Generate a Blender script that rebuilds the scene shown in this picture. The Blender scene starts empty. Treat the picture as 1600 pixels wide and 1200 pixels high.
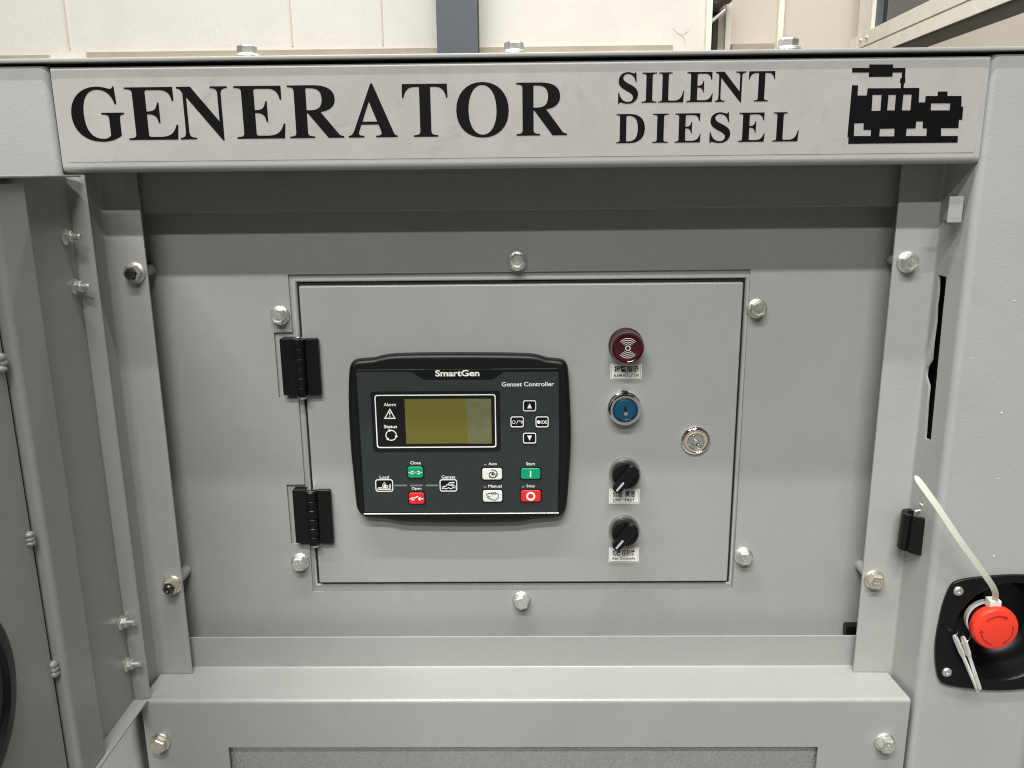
import bpy, bmesh, math, random
import numpy as np
from mathutils import Vector, Matrix
R = math.radians
random.seed(7)
sc = bpy.context.scene
col = sc.collection
H = 1.45                                   # eye height; every z below is relative to the eye

# ------------------------------------------------------------------ camera
FPX, CX, DIST = 1340.1, 0.00218, 0.71      # focal length in pixels of the 1600 px photo
pit, yaw, rol = R(13.977), R(0.8434), R(-0.6065)
FW = np.array([-math.sin(yaw)*math.cos(pit), math.cos(yaw)*math.cos(pit), -math.sin(pit)])
r_ = np.array([math.cos(yaw), math.sin(yaw), 0]); u_ = np.cross(r_, FW)
RT = math.cos(rol)*r_ + math.sin(rol)*u_
UP = -math.sin(rol)*r_ + math.cos(rol)*u_
cd = bpy.data.cameras.new('camera'); cam = bpy.data.objects.new('camera', cd); col.objects.link(cam)
cd.sensor_width = 36; cd.lens = FPX/1600*36; cd.clip_start = .01; cd.clip_end = 100
M3 = Matrix(((RT[0], UP[0], -FW[0]), (RT[1], UP[1], -FW[1]), (RT[2], UP[2], -FW[2])))
cam.matrix_world = Matrix.Translation((CX, -DIST, H)) @ M3.to_4x4()
sc.camera = cam
def at(px, py, Y):                          # photo pixel -> (x, z) on the upright plane at depth Y
    d = FW + RT*(px-800)/FPX + UP*(600-py)/FPX
    t = (Y+DIST)/d[1]
    return CX+d[0]*t, d[2]*t
def atx(px, py, X):                         # photo pixel -> (y, z) on the plane x = X
    d = FW + RT*(px-800)/FPX + UP*(600-py)/FPX
    t = (X-CX)/d[0]
    return -DIST+d[1]*t, d[2]*t

# ------------------------------------------------------------------ light
w = bpy.data.worlds.new('World'); sc.world = w; w.use_nodes = True
bg = w.node_tree.nodes['Background']; bg.inputs[0].default_value = (1, .99, .97, 1); bg.inputs[1].default_value = .046
def strip(Y, watts, x=0.0, L=3.0, wd=.16, zz=3.6, c=(1, 1, .985)):
    l = bpy.data.lights.new('ceiling_and_fill_light', 'AREA'); l.shape = 'RECTANGLE'; l.size = L; l.size_y = wd
    l.energy = watts; l.color = c
    o = bpy.data.objects.new('ceiling_and_fill_light', l); col.objects.link(o); o.location = (x, Y, H+zz)
for e, p, wd in ((37.5, 232, .14), (52, 280, .12), (75.8, 172, .06)):
    strip(-3.6/math.tan(R(e)), p, x=-.6, L=3.4, wd=wd)
strip(1.3, 54)  # unseen row carried on behind, put in to light the back wall
strip(2.2, 92, x=.7)  # unseen lamp added to brighten the bay wall and window frame
sc.view_settings.view_transform = 'Standard'; sc.view_settings.look = 'None'
sc.view_settings.exposure = 0; sc.view_settings.gamma = 1
sc.render.engine = 'CYCLES'; sc.cycles.use_denoising = True
sc.cycles.max_bounces = 8; sc.cycles.filter_width = 1.1

# ------------------------------------------------------------------ materials
def srgb(r, g, b):
    f = lambda c: (c/255/12.92) if c/255 <= .04045 else ((c/255+.055)/1.055)**2.4
    return (f(r), f(g), f(b), 1)
def mat(name, c, rough=.5, metal=0, bump=0, bscale=800, bdist=.0004, var=0, vscale=9, rvar=0, coat=0, spec=.5, trans=0):
    m = bpy.data.materials.new(name); m.use_nodes = True
    nt = m.node_tree; b = nt.nodes['Principled BSDF']; N = nt.nodes.new; L = nt.links.new
    b.inputs['Base Color'].default_value = c; b.inputs['Roughness'].default_value = rough
    b.inputs['Metallic'].default_value = metal; b.inputs['Coat Weight'].default_value = coat
    b.inputs['Specular IOR Level'].default_value = spec; b.inputs['Transmission Weight'].default_value = trans
    tc = N('ShaderNodeTexCoord')
    if var or rvar:
        n = N('ShaderNodeTexNoise'); n.inputs['Scale'].default_value = vscale; n.inputs['Detail'].default_value = 6
        n.inputs['Roughness'].default_value = .65; L(tc.outputs['Object'], n.inputs['Vector'])
    if var:
        mx = N('ShaderNodeMix'); mx.data_type = 'RGBA'
        lo = tuple(max(0, x*(1-var)) for x in c[:3])+(1,); hi = tuple(min(1, x*(1+var)) for x in c[:3])+(1,)
        mx.inputs['A'].default_value = lo; mx.inputs['B'].default_value = hi
        mr = N('ShaderNodeMapRange'); mr.inputs[1].default_value = .3; mr.inputs[2].default_value = .7
        L(n.outputs['Fac'], mr.inputs[0]); L(mr.outputs[0], mx.inputs['Factor']); L(mx.outputs['Result'], b.inputs['Base Color'])
    if rvar:
        mr2 = N('ShaderNodeMapRange'); mr2.inputs[1].default_value = .3; mr2.inputs[2].default_value = .7
        mr2.inputs[3].default_value = max(.02, rough-rvar); mr2.inputs[4].default_value = rough+rvar
        L(n.outputs['Fac'], mr2.inputs[0]); L(mr2.outputs[0], b.inputs['Roughness'])
    if bump:
        n2 = N('ShaderNodeTexNoise'); n2.inputs['Scale'].default_value = bscale; n2.inputs['Detail'].default_value = 2
        L(tc.outputs['Object'], n2.inputs['Vector'])
        bp = N('ShaderNodeBump'); bp.inputs['Strength'].default_value = bump; bp.inputs['Distance'].default_value = bdist
        L(n2.outputs['Fac'], bp.inputs['Height']); L(bp.outputs[0], b.inputs['Normal'])
    return m
PAINT = srgb(157, 157, 153)
def weather(m, smudge=.10, sscale=14, wave=.25, specks=True):
    """handling marks: faint darker smudges, dull spots, slight sheet waviness and a few tiny paint nibs"""
    nt = m.node_tree; N = nt.nodes.new; L = nt.links.new; b = nt.nodes['Principled BSDF']
    tc = N('ShaderNodeTexCoord')
    n = N('ShaderNodeTexNoise'); n.inputs['Scale'].default_value = sscale; n.inputs['Detail'].default_value = 8; n.inputs['Roughness'].default_value = .7; n.inputs['Distortion'].default_value = .6
    L(tc.outputs['Object'], n.inputs['Vector'])
    r = N('ShaderNodeMapRange'); r.inputs[1].default_value = .56; r.inputs[2].default_value = .74; r.inputs[4].default_value = smudge; L(n.outputs['Fac'], r.inputs[0])
    v = N('ShaderNodeTexVoronoi'); v.inputs['Scale'].default_value = 16; L(tc.outputs['Object'], v.inputs['Vector'])
    sp = N('ShaderNodeMapRange'); sp.inputs[1].default_value = .008; sp.inputs[2].default_value = .016; sp.inputs[3].default_value = .22 if specks else 0; sp.inputs[4].default_value = 0
    L(v.outputs['Distance'], sp.inputs[0])
    ad = N('ShaderNodeMath'); ad.operation = 'ADD'; ad.use_clamp = True; L(r.outputs[0], ad.inputs[0]); L(sp.outputs[0], ad.inputs[1])
    mp = N('ShaderNodeMapping'); mp.inputs['Scale'].default_value = (5, 5, 150); mp.inputs['Rotation'].default_value = (0, .12, 0); L(tc.outputs['Object'], mp.inputs['Vector'])
    sn = N('ShaderNodeTexNoise'); sn.inputs['Scale'].default_value = 1; sn.inputs['Detail'].default_value = 3; L(mp.outputs[0], sn.inputs['Vector'])
    sr = N('ShaderNodeMapRange'); sr.inputs[1].default_value = .70; sr.inputs[2].default_value = .80; sr.inputs[4].default_value = .13; L(sn.outputs['Fac'], sr.inputs[0])
    a2 = N('ShaderNodeMath'); a2.operation = 'ADD'; a2.use_clamp = True; L(ad.outputs[0], a2.inputs[0]); L(sr.outputs[0], a2.inputs[1]); ad = a2
    src = b.inputs['Base Color'].links[0].from_socket
    mx = N('ShaderNodeMix'); mx.data_type = 'RGBA'; mx.inputs['B'].default_value = srgb(96, 93, 86)
    L(ad.outputs[0], mx.inputs['Factor']); L(src, mx.inputs['A']); L(mx.outputs['Result'], b.inputs['Base Color'])
    # low waviness added under the fine grain
    w_ = N('ShaderNodeTexNoise'); w_.inputs['Scale'].default_value = 9; w_.inputs['Detail'].default_value = 1; L(tc.outputs['Object'], w_.inputs['Vector'])
    bp = N('ShaderNodeBump'); bp.inputs['Strength'].default_value = wave; bp.inputs['Distance'].default_value = .004; L(w_.outputs['Fac'], bp.inputs['Height'])
    fine = [x for x in nt.nodes if x.type == 'BUMP' and x != bp]
    if fine: L(bp.outputs[0], fine[0].inputs['Normal'])
    return m
paint = weather(mat('paint_grey', PAINT, .31, bump=.22, bscale=600, var=.045, vscale=7, rvar=.12))
paint_rough = weather(mat('paint_grey_textured', srgb(166, 165, 161), .36, bump=.28, bscale=420, bdist=.0006, var=.03, vscale=8, rvar=.07))
paint_film = weather(mat('decal_film', srgb(168, 165, 161), .34, bump=.2, bscale=420, bdist=.0004, var=.05, vscale=26, rvar=.1), .22, 30, .15)
black_vinyl = mat('black_vinyl', srgb(12, 10, 10), .35, spec=.35)
black_plastic = mat('black_plastic', srgb(13, 13, 14), .36, bump=.15, bscale=900, spec=.35)
black_rubber = mat('black_rubber', srgb(11, 11, 11), .42, bump=.2, bscale=700, spec=.4)
black_gap = mat('gap_black', srgb(10, 10, 10), .8)  # flat black for gaps, slots and joints
slate = mat('faceplate_slate', srgb(42, 47, 49), .45, bump=.2, bscale=1500, bdist=.0002)
print_white = mat('white_print', srgb(232, 232, 226), .5)
print_grey = mat('grey_print', srgb(120, 126, 128), .5)
print_black = mat('black_print', srgb(25, 25, 25), .5)
silver_strip = mat('silver_strip', srgb(225, 225, 222), .3, metal=.4)
zinc = mat('zinc', srgb(225, 224, 216), .40, metal=.85, var=.08, vscale=160, rvar=.08)
dark_steel = mat('dark_steel', srgb(100, 98, 94), .3, metal=.9, bump=.3, bscale=900, bdist=.0003)
nickel = mat('nickel', srgb(238, 236, 228), .32, metal=.55)
zincs = [zinc, mat('zinc_dull', srgb(205, 203, 190), .46, metal=.85, bump=.15, bscale=700, bdist=.0002, var=.15, vscale=140, rvar=.1), mat('zinc_yellowish', srgb(220, 215, 198), .38, metal=.85, bump=.12, bscale=900, bdist=.0002, var=.1, vscale=150, rvar=.1)]
chrome = mat('chrome', srgb(240, 240, 240), .07, metal=1)
brass = mat('pale_brass', srgb(232, 216, 186), .38, metal=.7)
lcd = mat('lcd_olive', srgb(100, 94, 24), .16, spec=.5, coat=1)
reflection_haze = mat('screen_reflection', srgb(104, 104, 72), .35, var=.12, vscale=140)  # paler tone of the screen's reflection, held as a colour
glass_black = mat('window_black', srgb(12, 12, 12), .12)
green_btn = mat('green_button', srgb(0, 150, 105), .4)
red_btn = mat('red_button', srgb(222, 38, 40), .4)
white_btn = mat('white_button', srgb(226, 225, 215), .4)
dark_red = mat('dark_red_lens', srgb(60, 3, 10), .12, coat=1)
dark_red_side = mat('dark_red_case', srgb(48, 14, 18), .35)
teal = mat('teal_lock', srgb(10, 72, 100), .35)
stop_red = mat('stop_red', srgb(232, 62, 42), .35)
stop_red_dark = mat('stop_red_groove', srgb(168, 36, 30), .5)
nylon = mat('nylon', srgb(222, 222, 208), .4)
nylon_loop_shade = mat('nylon_shaded', srgb(190, 190, 186), .45)  # darker copy of the nylon, the loop's shade put into its colour
sticker = mat('sticker_white', srgb(248, 246, 236), .45)
foil = mat('foil_lining', srgb(184, 183, 180), .24, metal=.55, bump=.8, bscale=520, bdist=.0015, var=.08, vscale=240)
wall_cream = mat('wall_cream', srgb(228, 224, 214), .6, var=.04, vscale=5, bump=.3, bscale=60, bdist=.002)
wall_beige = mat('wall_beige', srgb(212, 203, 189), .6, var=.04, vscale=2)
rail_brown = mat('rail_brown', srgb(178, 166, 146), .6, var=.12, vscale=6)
column_grey = mat('column_grey', srgb(88, 92, 96), .5)
frame_white = mat('window_frame_cream', srgb(246, 240, 226), .45, var=.06, vscale=12)
glass_dark = mat('window_glass', srgb(44, 48, 54), .08)
dark_beam = mat('beam_dark', srgb(48, 42, 36), .6)
floor_m = mat('floor_concrete', srgb(105, 106, 104), .4, var=.1, vscale=3)
holo = mat('logo_foil', srgb(236, 234, 220), .4, var=.12, vscale=260)

# ------------------------------------------------------------------ mesh helpers
def link(name, me, m, parent=None):
    o = bpy.data.objects.new(name, me); col.objects.link(o)
    if m is not None:
        me.materials.clear(); me.materials.append(m)
    if parent is not None: o.parent = parent
    return o
def fin(name, bm, m, parent=None, smooth=35, lift=True):
    bmesh.ops.recalc_face_normals(bm, faces=bm.faces)
    if lift: bmesh.ops.translate(bm, verts=bm.verts, vec=(0, 0, H))
    me = bpy.data.meshes.new(name); bm.to_mesh(me); bm.free()
    if smooth:
        for p in me.polygons: p.use_smooth = True
        me.set_sharp_from_angle(angle=R(smooth))
    o = link(name, me, m, parent)
    if smooth:
        wn = o.modifiers.new('flat', 'WEIGHTED_NORMAL'); wn.weight = 100; wn.keep_sharp = True
    return o
def addbox(bm, x0, x1, y0, y1, z0, z1, bev=0, seg=2):
    vs = [bm.verts.new((x, y, z)) for x in (x0, x1) for y in (y0, y1) for z in (z0, z1)]
    fs = [bm.faces.new([vs[i] for i in q]) for q in ((0, 1, 3, 2), (4, 6, 7, 5), (0, 4, 5, 1), (2, 3, 7, 6), (0, 2, 6, 4), (1, 5, 7, 3))]
    if bev:
        es = list({e for f in fs for e in f.edges})
        bmesh.ops.bevel(bm, geom=es, offset=bev, segments=seg, affect='EDGES', profile=.5)
def box(name, x0, x1, y0, y1, z0, z1, m, parent=None, bev=0, seg=2):
    bm = bmesh.new(); addbox(bm, x0, x1, y0, y1, z0, z1, bev, seg)
    return fin(name, bm, m, parent, 40)
def fillet(pts, r, n=5):
    """round the inner corners of an open polyline; r may be a list"""
    out = [Vector(pts[0])]
    for i in range(1, len(pts)-1):
        a, b, c = Vector(pts[i-1]), Vector(pts[i]), Vector(pts[i+1])
        rr = r[i-1] if isinstance(r, (list, tuple)) else r
        d1, d2 = (a-b).normalized(), (c-b).normalized()
        ang = d1.angle(d2)
        if rr <= 0 or ang > 3.1: out.append(b); continue
        t = rr/math.tan(ang/2); ctr = b+(d1+d2).normalized()*(rr/math.sin(ang/2))
        p, q = b+d1*t-ctr, b+d2*t-ctr
        a0 = math.atan2(p.y, p.x); da = math.atan2(q.y, q.x)-a0
        while da > math.pi: da -= 2*math.pi
        while da < -math.pi: da += 2*math.pi
        for k in range(n+1):
            s = a0+da*k/n; out.append(ctr+Vector((math.cos(s), math.sin(s)))*rr)
    out.append(Vector(pts[-1])); return out
def sheet_loop(pts, t, r, n=5):
    """closed outline of a bent sheet: polyline on its outer side, thickness t to the left"""
    c = fillet(pts, r, n); off = []
    for i, p in enumerate(c):
        d = (c[min(i+1, len(c)-1)]-c[max(i-1, 0)]).normalized()
        off.append(p+Vector((-d.y, d.x))*t)
    return c+off[::-1], len(c)
def sheet(name, pts, t, r, lo, hi, axis, m, parent, rng=None, n=5):
    """bent sheet: axis 'x' = outline in (y,z) swept along x; 'z' = outline in (x,y) swept along z"""
    loop, k = sheet_loop(pts, t, r, n); bm = bmesh.new(); A = []; B = []
    for p in loop:
        l_, h_ = rng(p) if rng else (lo, hi)
        if axis == 'x': A.append(bm.verts.new((l_, p.x, p.y))); B.append(bm.verts.new((h_, p.x, p.y)))
        else: A.append(bm.verts.new((p.x, p.y, l_))); B.append(bm.verts.new((p.x, p.y, h_)))
    N_ = len(loop)
    for i in range(N_):
        j = (i+1) % N_; bm.faces.new((A[i], A[j], B[j], B[i]))
    for i in range(k-1):
        q = (i, i+1, N_-2-i, N_-1-i)
        bm.faces.new([A[s] for s in q]); bm.faces.new([B[s] for s in q[::-1]])
    return fin(name, bm, m, parent, 30)
def rr(x0, x1, z0, z1, r, n=4):
    if x0 > x1: x0, x1 = x1, x0
    if z0 > z1: z0, z1 = z1, z0
    r = min(r, (x1-x0)/2-1e-6, (z1-z0)/2-1e-6); out = []
    for cx, cz, a in ((x1-r, z1-r, 0), (x0+r, z1-r, 90), (x0+r, z0+r, 180), (x1-r, z0+r, 270)):
        for k in range(n+1):
            s = R(a+90*k/n); out.append((cx+r*math.cos(s), cz+r*math.sin(s)))
    return out
def circ(cx, cz, r, n=32, a0=0): return [(cx+r*math.cos(R(a0)+2*math.pi*k/n), cz+r*math.sin(R(a0)+2*math.pi*k/n)) for k in range(n)]
def curve_mesh(loops, half, bev=0, res=2):
    cu = bpy.data.curves.new('tmp', 'CURVE'); cu.dimensions = '2D'; cu.fill_mode = 'BOTH'
    cu.extrude = max(half-bev, 0); cu.bevel_depth = bev; cu.bevel_resolution = res; cu.offset = -bev
    for lp in loops:
        s = cu.splines.new('POLY'); s.points.add(len(lp)-1); s.use_cyclic_u = True
        for p, q in zip(s.points, lp): p.co = (q[0], q[1], 0, 1)
    o = bpy.data.objects.new('tmp', cu); col.objects.link(o)
    bpy.context.view_layer.update()
    me = bpy.data.meshes.new_from_object(o.evaluated_get(bpy.context.evaluated_depsgraph_get()))
    bpy.data.objects.remove(o); bpy.data.curves.remove(cu)
    return me
def plate(name, loops, yf, t, m, parent=None, bev=0, res=2, smooth=40):
    """flat plate of outline loops (x,z), holes allowed, front face at depth yf, thickness t going back"""
    me = curve_mesh(loops, t/2, bev, res)
    bm = bmesh.new(); bm.from_mesh(me); bpy.data.meshes.remove(me)
    bmesh.ops.remove_doubles(bm, verts=bm.verts, dist=1e-7)
    for v in bm.verts: v.co = Vector((v.co.x, yf+t/2-v.co.z, v.co.y))
    return fin(name, bm, m, parent, smooth)
def addlathe(bm, prof, cx, cz, n=32, a0=0, ang=None):
    """profile [(radius, y)] turned about the y axis through (cx, cz)"""
    rings = []
    for r, y in prof:
        if r < 1e-6: rings.append([bm.verts.new((cx, y, cz))])
        else: rings.append([bm.verts.new((cx+r*math.cos(a0+2*math.pi*k/n), y, cz+r*math.sin(a0+2*math.pi*k/n))) for k in range(n)])
    for a, b in zip(rings, rings[1:]):
        for k in range(n):
            j = (k+1) % n
            if len(a) == 1 and len(b) == 1: continue
            if len(a) == 1: bm.faces.new((a[0], b[j], b[k]))
            elif len(b) == 1: bm.faces.new((a[k], a[j], b[0]))
            else: bm.faces.new((a[k], a[j], b[j], b[k]))
def lathe(name, prof, cx, cz, m, parent=None, n=32, smooth=35, a0=0):
    bm = bmesh.new(); addlathe(bm, prof, cx, cz, n, a0); return fin(name, bm, m, parent, smooth)
def addtube(bm, pts, r, n=10, cap=True):
    pts = [Vector(p) for p in pts]; rings = []
    up = Vector((0.13, .31, .94))
    for i, p in enumerate(pts):
        d = (pts[min(i+1, len(pts)-1)]-pts[max(i-1, 0)]).normalized()
        a = d.cross(up).normalized(); b = d.cross(a)
        rad = r[i] if isinstance(r, (list, tuple)) else r
        rings.append([bm.verts.new(p+(a*math.cos(2*math.pi*k/n)+b*math.sin(2*math.pi*k/n))*rad) for k in range(n)])
    for A, B in zip(rings, rings[1:]):
        for k in range(n): bm.faces.new((A[k], A[(k+1) % n], B[(k+1) % n], B[k]))
    if cap: bm.faces.new(rings[0][::-1]); bm.faces.new(rings[-1])
def tube(name, pts, r, m, parent=None, n=10):
    bm = bmesh.new(); addtube(bm, pts, r, n); return fin(name, bm, m, parent, 50)
def stroke(pts, wd):
    """closed ribbon outline along an open polyline (x,z)"""
    c = [Vector(p) for p in pts]; L_, R_ = [], []
    for i, p in enumerate(c):
        d = (c[min(i+1, len(c)-1)]-c[max(i-1, 0)]).normalized(); nrm = Vector((-d.y, d.x))*wd/2
        L_.append(tuple(p+nrm)); R_.append(tuple(p-nrm))
    return L_+R_[::-1]
def prints(name, loops, Y, m, parent, t=.00025):
    """thin print: each loop group filled on its own, joined"""
    bm = bmesh.new()
    for lp in loops:
        me = curve_mesh(lp if isinstance(lp[0][0], (list, tuple)) else [lp], t/2)
        b2 = bmesh.new(); b2.from_mesh(me); bpy.data.meshes.remove(me)
        for v in b2.verts: v.co = Vector((v.co.x, Y+t/2-v.co.z, v.co.y))
        tmp = bpy.data.meshes.new('t'); b2.to_mesh(tmp); b2.free(); bm.from_mesh(tmp); bpy.data.meshes.remove(tmp)
    return fin(name, bm, m, parent, 0)
def text(name, s, x0, x1, z0, z1, Y, m, parent, bold=0.0, t=.0002):
    """lettering fitted to the box x0..x1, z0..z1 on the plane Y"""
    cu = bpy.data.curves.new('tmp', 'FONT'); cu.body = s; cu.size = 1; cu.offset = bold; cu.resolution_u = 4
    o = bpy.data.objects.new('tmp', cu); col.objects.link(o); bpy.context.view_layer.update()
    me = bpy.data.meshes.new_from_object(o.evaluated_get(bpy.context.evaluated_depsgraph_get()))
    bpy.data.objects.remove(o); bpy.data.curves.remove(cu)
    bm = bmesh.new(); bm.from_mesh(me); bpy.data.meshes.remove(me)
    xs = [v.co.x for v in bm.verts]; ys = [v.co.y for v in bm.verts]
    if not xs: xs, ys = [0, 1], [0, 1]
    a, b, c, d = min(xs), max(xs), min(ys), max(ys)
    for v in bm.verts:
        v.co = Vector((x0+(v.co.x-a)/(b-a)*(x1-x0), Y, z0+(v.co.y-c)/(d-c)*(z1-z0)))
    bmesh.ops.translate(bm, verts=bm.verts, vec=(0, 0, H))
    me = bpy.data.meshes.new(name); bm.to_mesh(me); bm.free()
    return link(name, me, m, parent)
def tag(o, label, cat, group=None, kind=None):
    o['label'] = label
    if cat: o['category'] = cat
    if group: o['group'] = group
    if kind: o['kind'] = kind
    return o
def struct(o, label=None):
    o['kind'] = 'structure'
    if label: o['label'] = label
    return o
def empty(name, x, y, z):
    o = bpy.data.objects.new(name, None); col.objects.link(o); o.empty_display_size = .05
    o.location = (x, y, z); return o
def cut(obj, cutters):
    obj.modifiers.clear()
    for c in cutters:
        md = obj.modifiers.new('cut', 'BOOLEAN'); md.object = c; md.operation = 'DIFFERENCE'; md.solver = 'EXACT'
    bpy.context.view_layer.update()
    me = bpy.data.meshes.new_from_object(obj.evaluated_get(bpy.context.evaluated_depsgraph_get()))
    obj.modifiers.clear(); old = obj.data; obj.data = me; bpy.data.meshes.remove(old)
    for p in me.polygons: p.use_smooth = True
    me.set_sharp_from_angle(angle=R(30))
    wn = obj.modifiers.new('flat', 'WEIGHTED_NORMAL'); wn.weight = 100; wn.keep_sharp = True
    for c in cutters:
        d = c.data; bpy.data.objects.remove(c); bpy.data.meshes.remove(d)

# ------------------------------------------------------------------ setting
struct(box('floor', -6, 6, -7, 6, -H-.02, -H, floor_m), 'smooth pale grey concrete floor under the generator')
WY = 3.0
wl = struct(box('back_wall', -5, at(1112, 40, WY)[0], WY, WY+.1, -H, 2.2, wall_cream), 'cream panelled wall behind the generator')
zl = at(400, 81, WY)[1]
for px in (104, 455, 597):                                   # upright joints of the wall panels
    x = at(px, 30, WY)[0]
    box('joint_strip', x-.003, x+.003, WY-.004, WY-.0005, zl+.02, 2.1, wall_beige, wl)
box('ledge', -5, at(1050, 80, WY)[0], WY-.05, WY-.001, zl-.20, zl-.035, wall_cream, wl)
box('shadow_line', at(138, 80, WY)[0], at(1050, 80, WY)[0], WY-.02, WY-.001, zl-.034, zl+.004, rail_brown, wl)  # shadow line over the ledge, put in as a brown strip
box('shadow_line', -2.2, at(78, 84, WY)[0], WY-.02, WY-.001, zl-.034, zl-.004, rail_brown, wl)  # same painted shadow line, left end
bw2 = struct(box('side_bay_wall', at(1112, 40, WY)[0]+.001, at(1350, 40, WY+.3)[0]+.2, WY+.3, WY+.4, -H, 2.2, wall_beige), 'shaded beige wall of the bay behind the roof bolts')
x = at(1217, 40, WY+.3)[0]
box('trim', x-.012, x+.012, WY+.27, WY+.299, -H, 2.2, frame_white, bw2)
x = at(1136, 40, WY+.3)[0]
box('trim', x-.012, x+.012, WY+.27, WY+.299, -H, 2.2, frame_white, bw2)
z = at(1180, 71, WY+.3)[1]
box('ledge', at(1141, 40, WY+.3)[0], at(1206, 40, WY+.3)[0], WY+.24, WY+.298, z-.25, z, rail_brown, bw2)
cx0, cx1 = at(682, 40, WY-.2)[0], at(746, 40, WY-.2)[0]
# an I-section steel column
bm = bmesh.new()
addbox(bm, cx0, cx1, WY-.2, WY-.188, -H, 2.2); addbox(bm, cx0, cx1, WY-.072, WY-.06, -H, 2.2)
addbox(bm, (cx0+cx1)/2-.005, (cx0+cx1)/2+.005, WY-.1879, WY-.0721, -H, 2.2)
tag(fin('steel_column', bm, column_grey), 'dark grey steel column standing before the cream wall', 'column')
pipe = empty('wall_pipe', at(1122, 40, WY)[0], WY, 0)
def child_fix(o, p): o.parent = p; o.matrix_parent_inverse = p.matrix_world.inverted()
def under(p, *objs):
    bpy.context.view_layer.update()
    for o in objs: o.parent = p; o.matrix_parent_inverse = p.matrix_world.inverted()
tag(pipe, 'dark pipe and clamp beside the white corner trim at the back', 'pipe')
px_, pz = at(1118, 40, WY+.1)
p1 = tube('pipe', [(px_, WY+.12, -H), (px_, WY+.12, 2.2)], .016, dark_beam)
cx_, cz_ = at(1128, 2, WY-.02)
bm = bmesh.new(); addtube(bm, [(cx_-.06, WY+.1, cz_-.01), (cx_, WY+.08, cz_), (cx_+.05, WY+.12, cz_+.045), (cx_+.07, WY+.2, cz_+.05)], .024, 10)
p2 = fin('elbow', bm, dark_beam)
bm = bmesh.new(); addtube(bm, [(cx_-.02, WY+.1, cz_-.06), (cx_+.04, WY+.1, cz_-.01)], .01, 8); p3 = fin('clamp', bm, zinc)
bm = bmesh.new(); x = at(1108, 40, WY-.03)[0]; addbox(bm, x-.012, x+.012, WY-.03, WY-.001, -H, 2.2, .003); p4 = fin('corner_trim', bm, frame_white)
under(pipe, p1, p2, p3); p4.parent = wl

cr = [at(px, py, WY-.001) for px, py in ((1052, 44), (1060, 52), (1066, 55), (1070, 62), (1071, 70))]
prints('scratch', [stroke(cr, .0025), stroke([cr[2], at(1076, 48, WY-.001)], .0015)], WY-.0015, wall_beige, wl, .001)
# window in the wall on the right, running towards the camera
AX, AY = 1.42, WY+.25                                          # corner of that wall
ang = R(4.0)
dirv = Vector((math.sin(ang), math.cos(ang), 0)); nv = Vector((-math.cos(ang), math.sin(ang), 0))   # along (away) and towards the room
def wside(name, s0, s1, n0, n1, z0, z1, m, parent=None):
    bm = bmesh.new(); addbox(bm, 0, s1-s0, 0, n1-n0, z0, z1)
    for v in bm.verts:
        p = Vector((AX, AY, 0))-dirv*(s0+v.co.x)+nv*(n0+v.co.y); v.co = Vector((p.x, p.y, v.co.z))
    return fin(name, bm, m, parent, 0)
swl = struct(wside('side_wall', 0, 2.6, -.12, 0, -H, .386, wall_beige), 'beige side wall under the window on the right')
win = empty('window', AX, AY, 0); win['kind'] = 'thing'
tag(win, 'cream framed window with dark glass above the roof corner', 'window')
parts = [wside('bottom_rail', .0, 2.6, -.05, .004, .481, .533, frame_white), wside('sill', .1, 2.6, -.06, .004, .43, .474, frame_white),
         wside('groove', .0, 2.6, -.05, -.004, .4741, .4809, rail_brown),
         wside('mullion', .10, .27, -.05, .003, .5331, 1.6, frame_white), wside('pane_bead', .2701, .31, -.05, -.012, .5331, 1.6, column_grey),
         wside('pane', .31, 2.6, -.034, -.028, .5331, 1.6, glass_dark),
         wside('under_beam', .3, 2.6, -.1, -.002, .3862, .4299, dark_beam)]
for q_ in (.16, .24):
    bm = bmesh.new(); bmesh.ops.create_icosphere(bm, subdivisions=2, radius=.009)
    c_ = Vector((AX, AY, .507))-dirv*q_+nv*.006
    for v in bm.verts: v.co = v.co+c_
    parts.append(fin('screw_head', bm, zinc))
under(win, *parts)

# ------------------------------------------------------------------ generator
gen = empty('diesel_generator', 0, .45, 0)
tag(gen, 'grey steel generator enclosure with control panel and GENERATOR lettering', 'generator')
bpy.context.view_layer.update()
GI = gen.matrix_world.inverted()
gen_children = []
def G(o): o.parent = gen; o.matrix_parent_inverse = GI; return o

ZT, ZB, ZS = .0827, .0017, -.4826
HL, HR = -.3691, .3651
# roof
roof = G(box('roof', -.49, .487, -.0035, .95, .0856, .0888, paint, None, .001))
G(box('dark_roof_gap', -.47, .467, .010, .03, .0831, .0855, black_gap))  # black strip put in so the gap under the roof reads dark
G(box('dark_side_gap', HR+.0002, HR+.0035, .0035, .03, ZB, ZT, black_gap)); G(box('dark_side_gap', HL-.0035, HL-.0002, .0035, .03, ZB, ZT, black_gap))  # black strips added to darken the gaps beside the header
# header
sheetless = [(.03, ZT), (0, ZT), (0, ZB), (.028, ZB)]
hd = G(sheet('header_panel', sheetless, .002, [.003, .0055], HL, HR, 'x', paint_rough, None))
# its clear print film
fx0, fz1 = at(88, 112, 0)[0], ZT-.0045
film = plate('decal_film', [rr(HL+.004, HR-.004, ZB+.0085, ZT-.004, .002)], -.00025, .0002, paint_film, hd)

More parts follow.
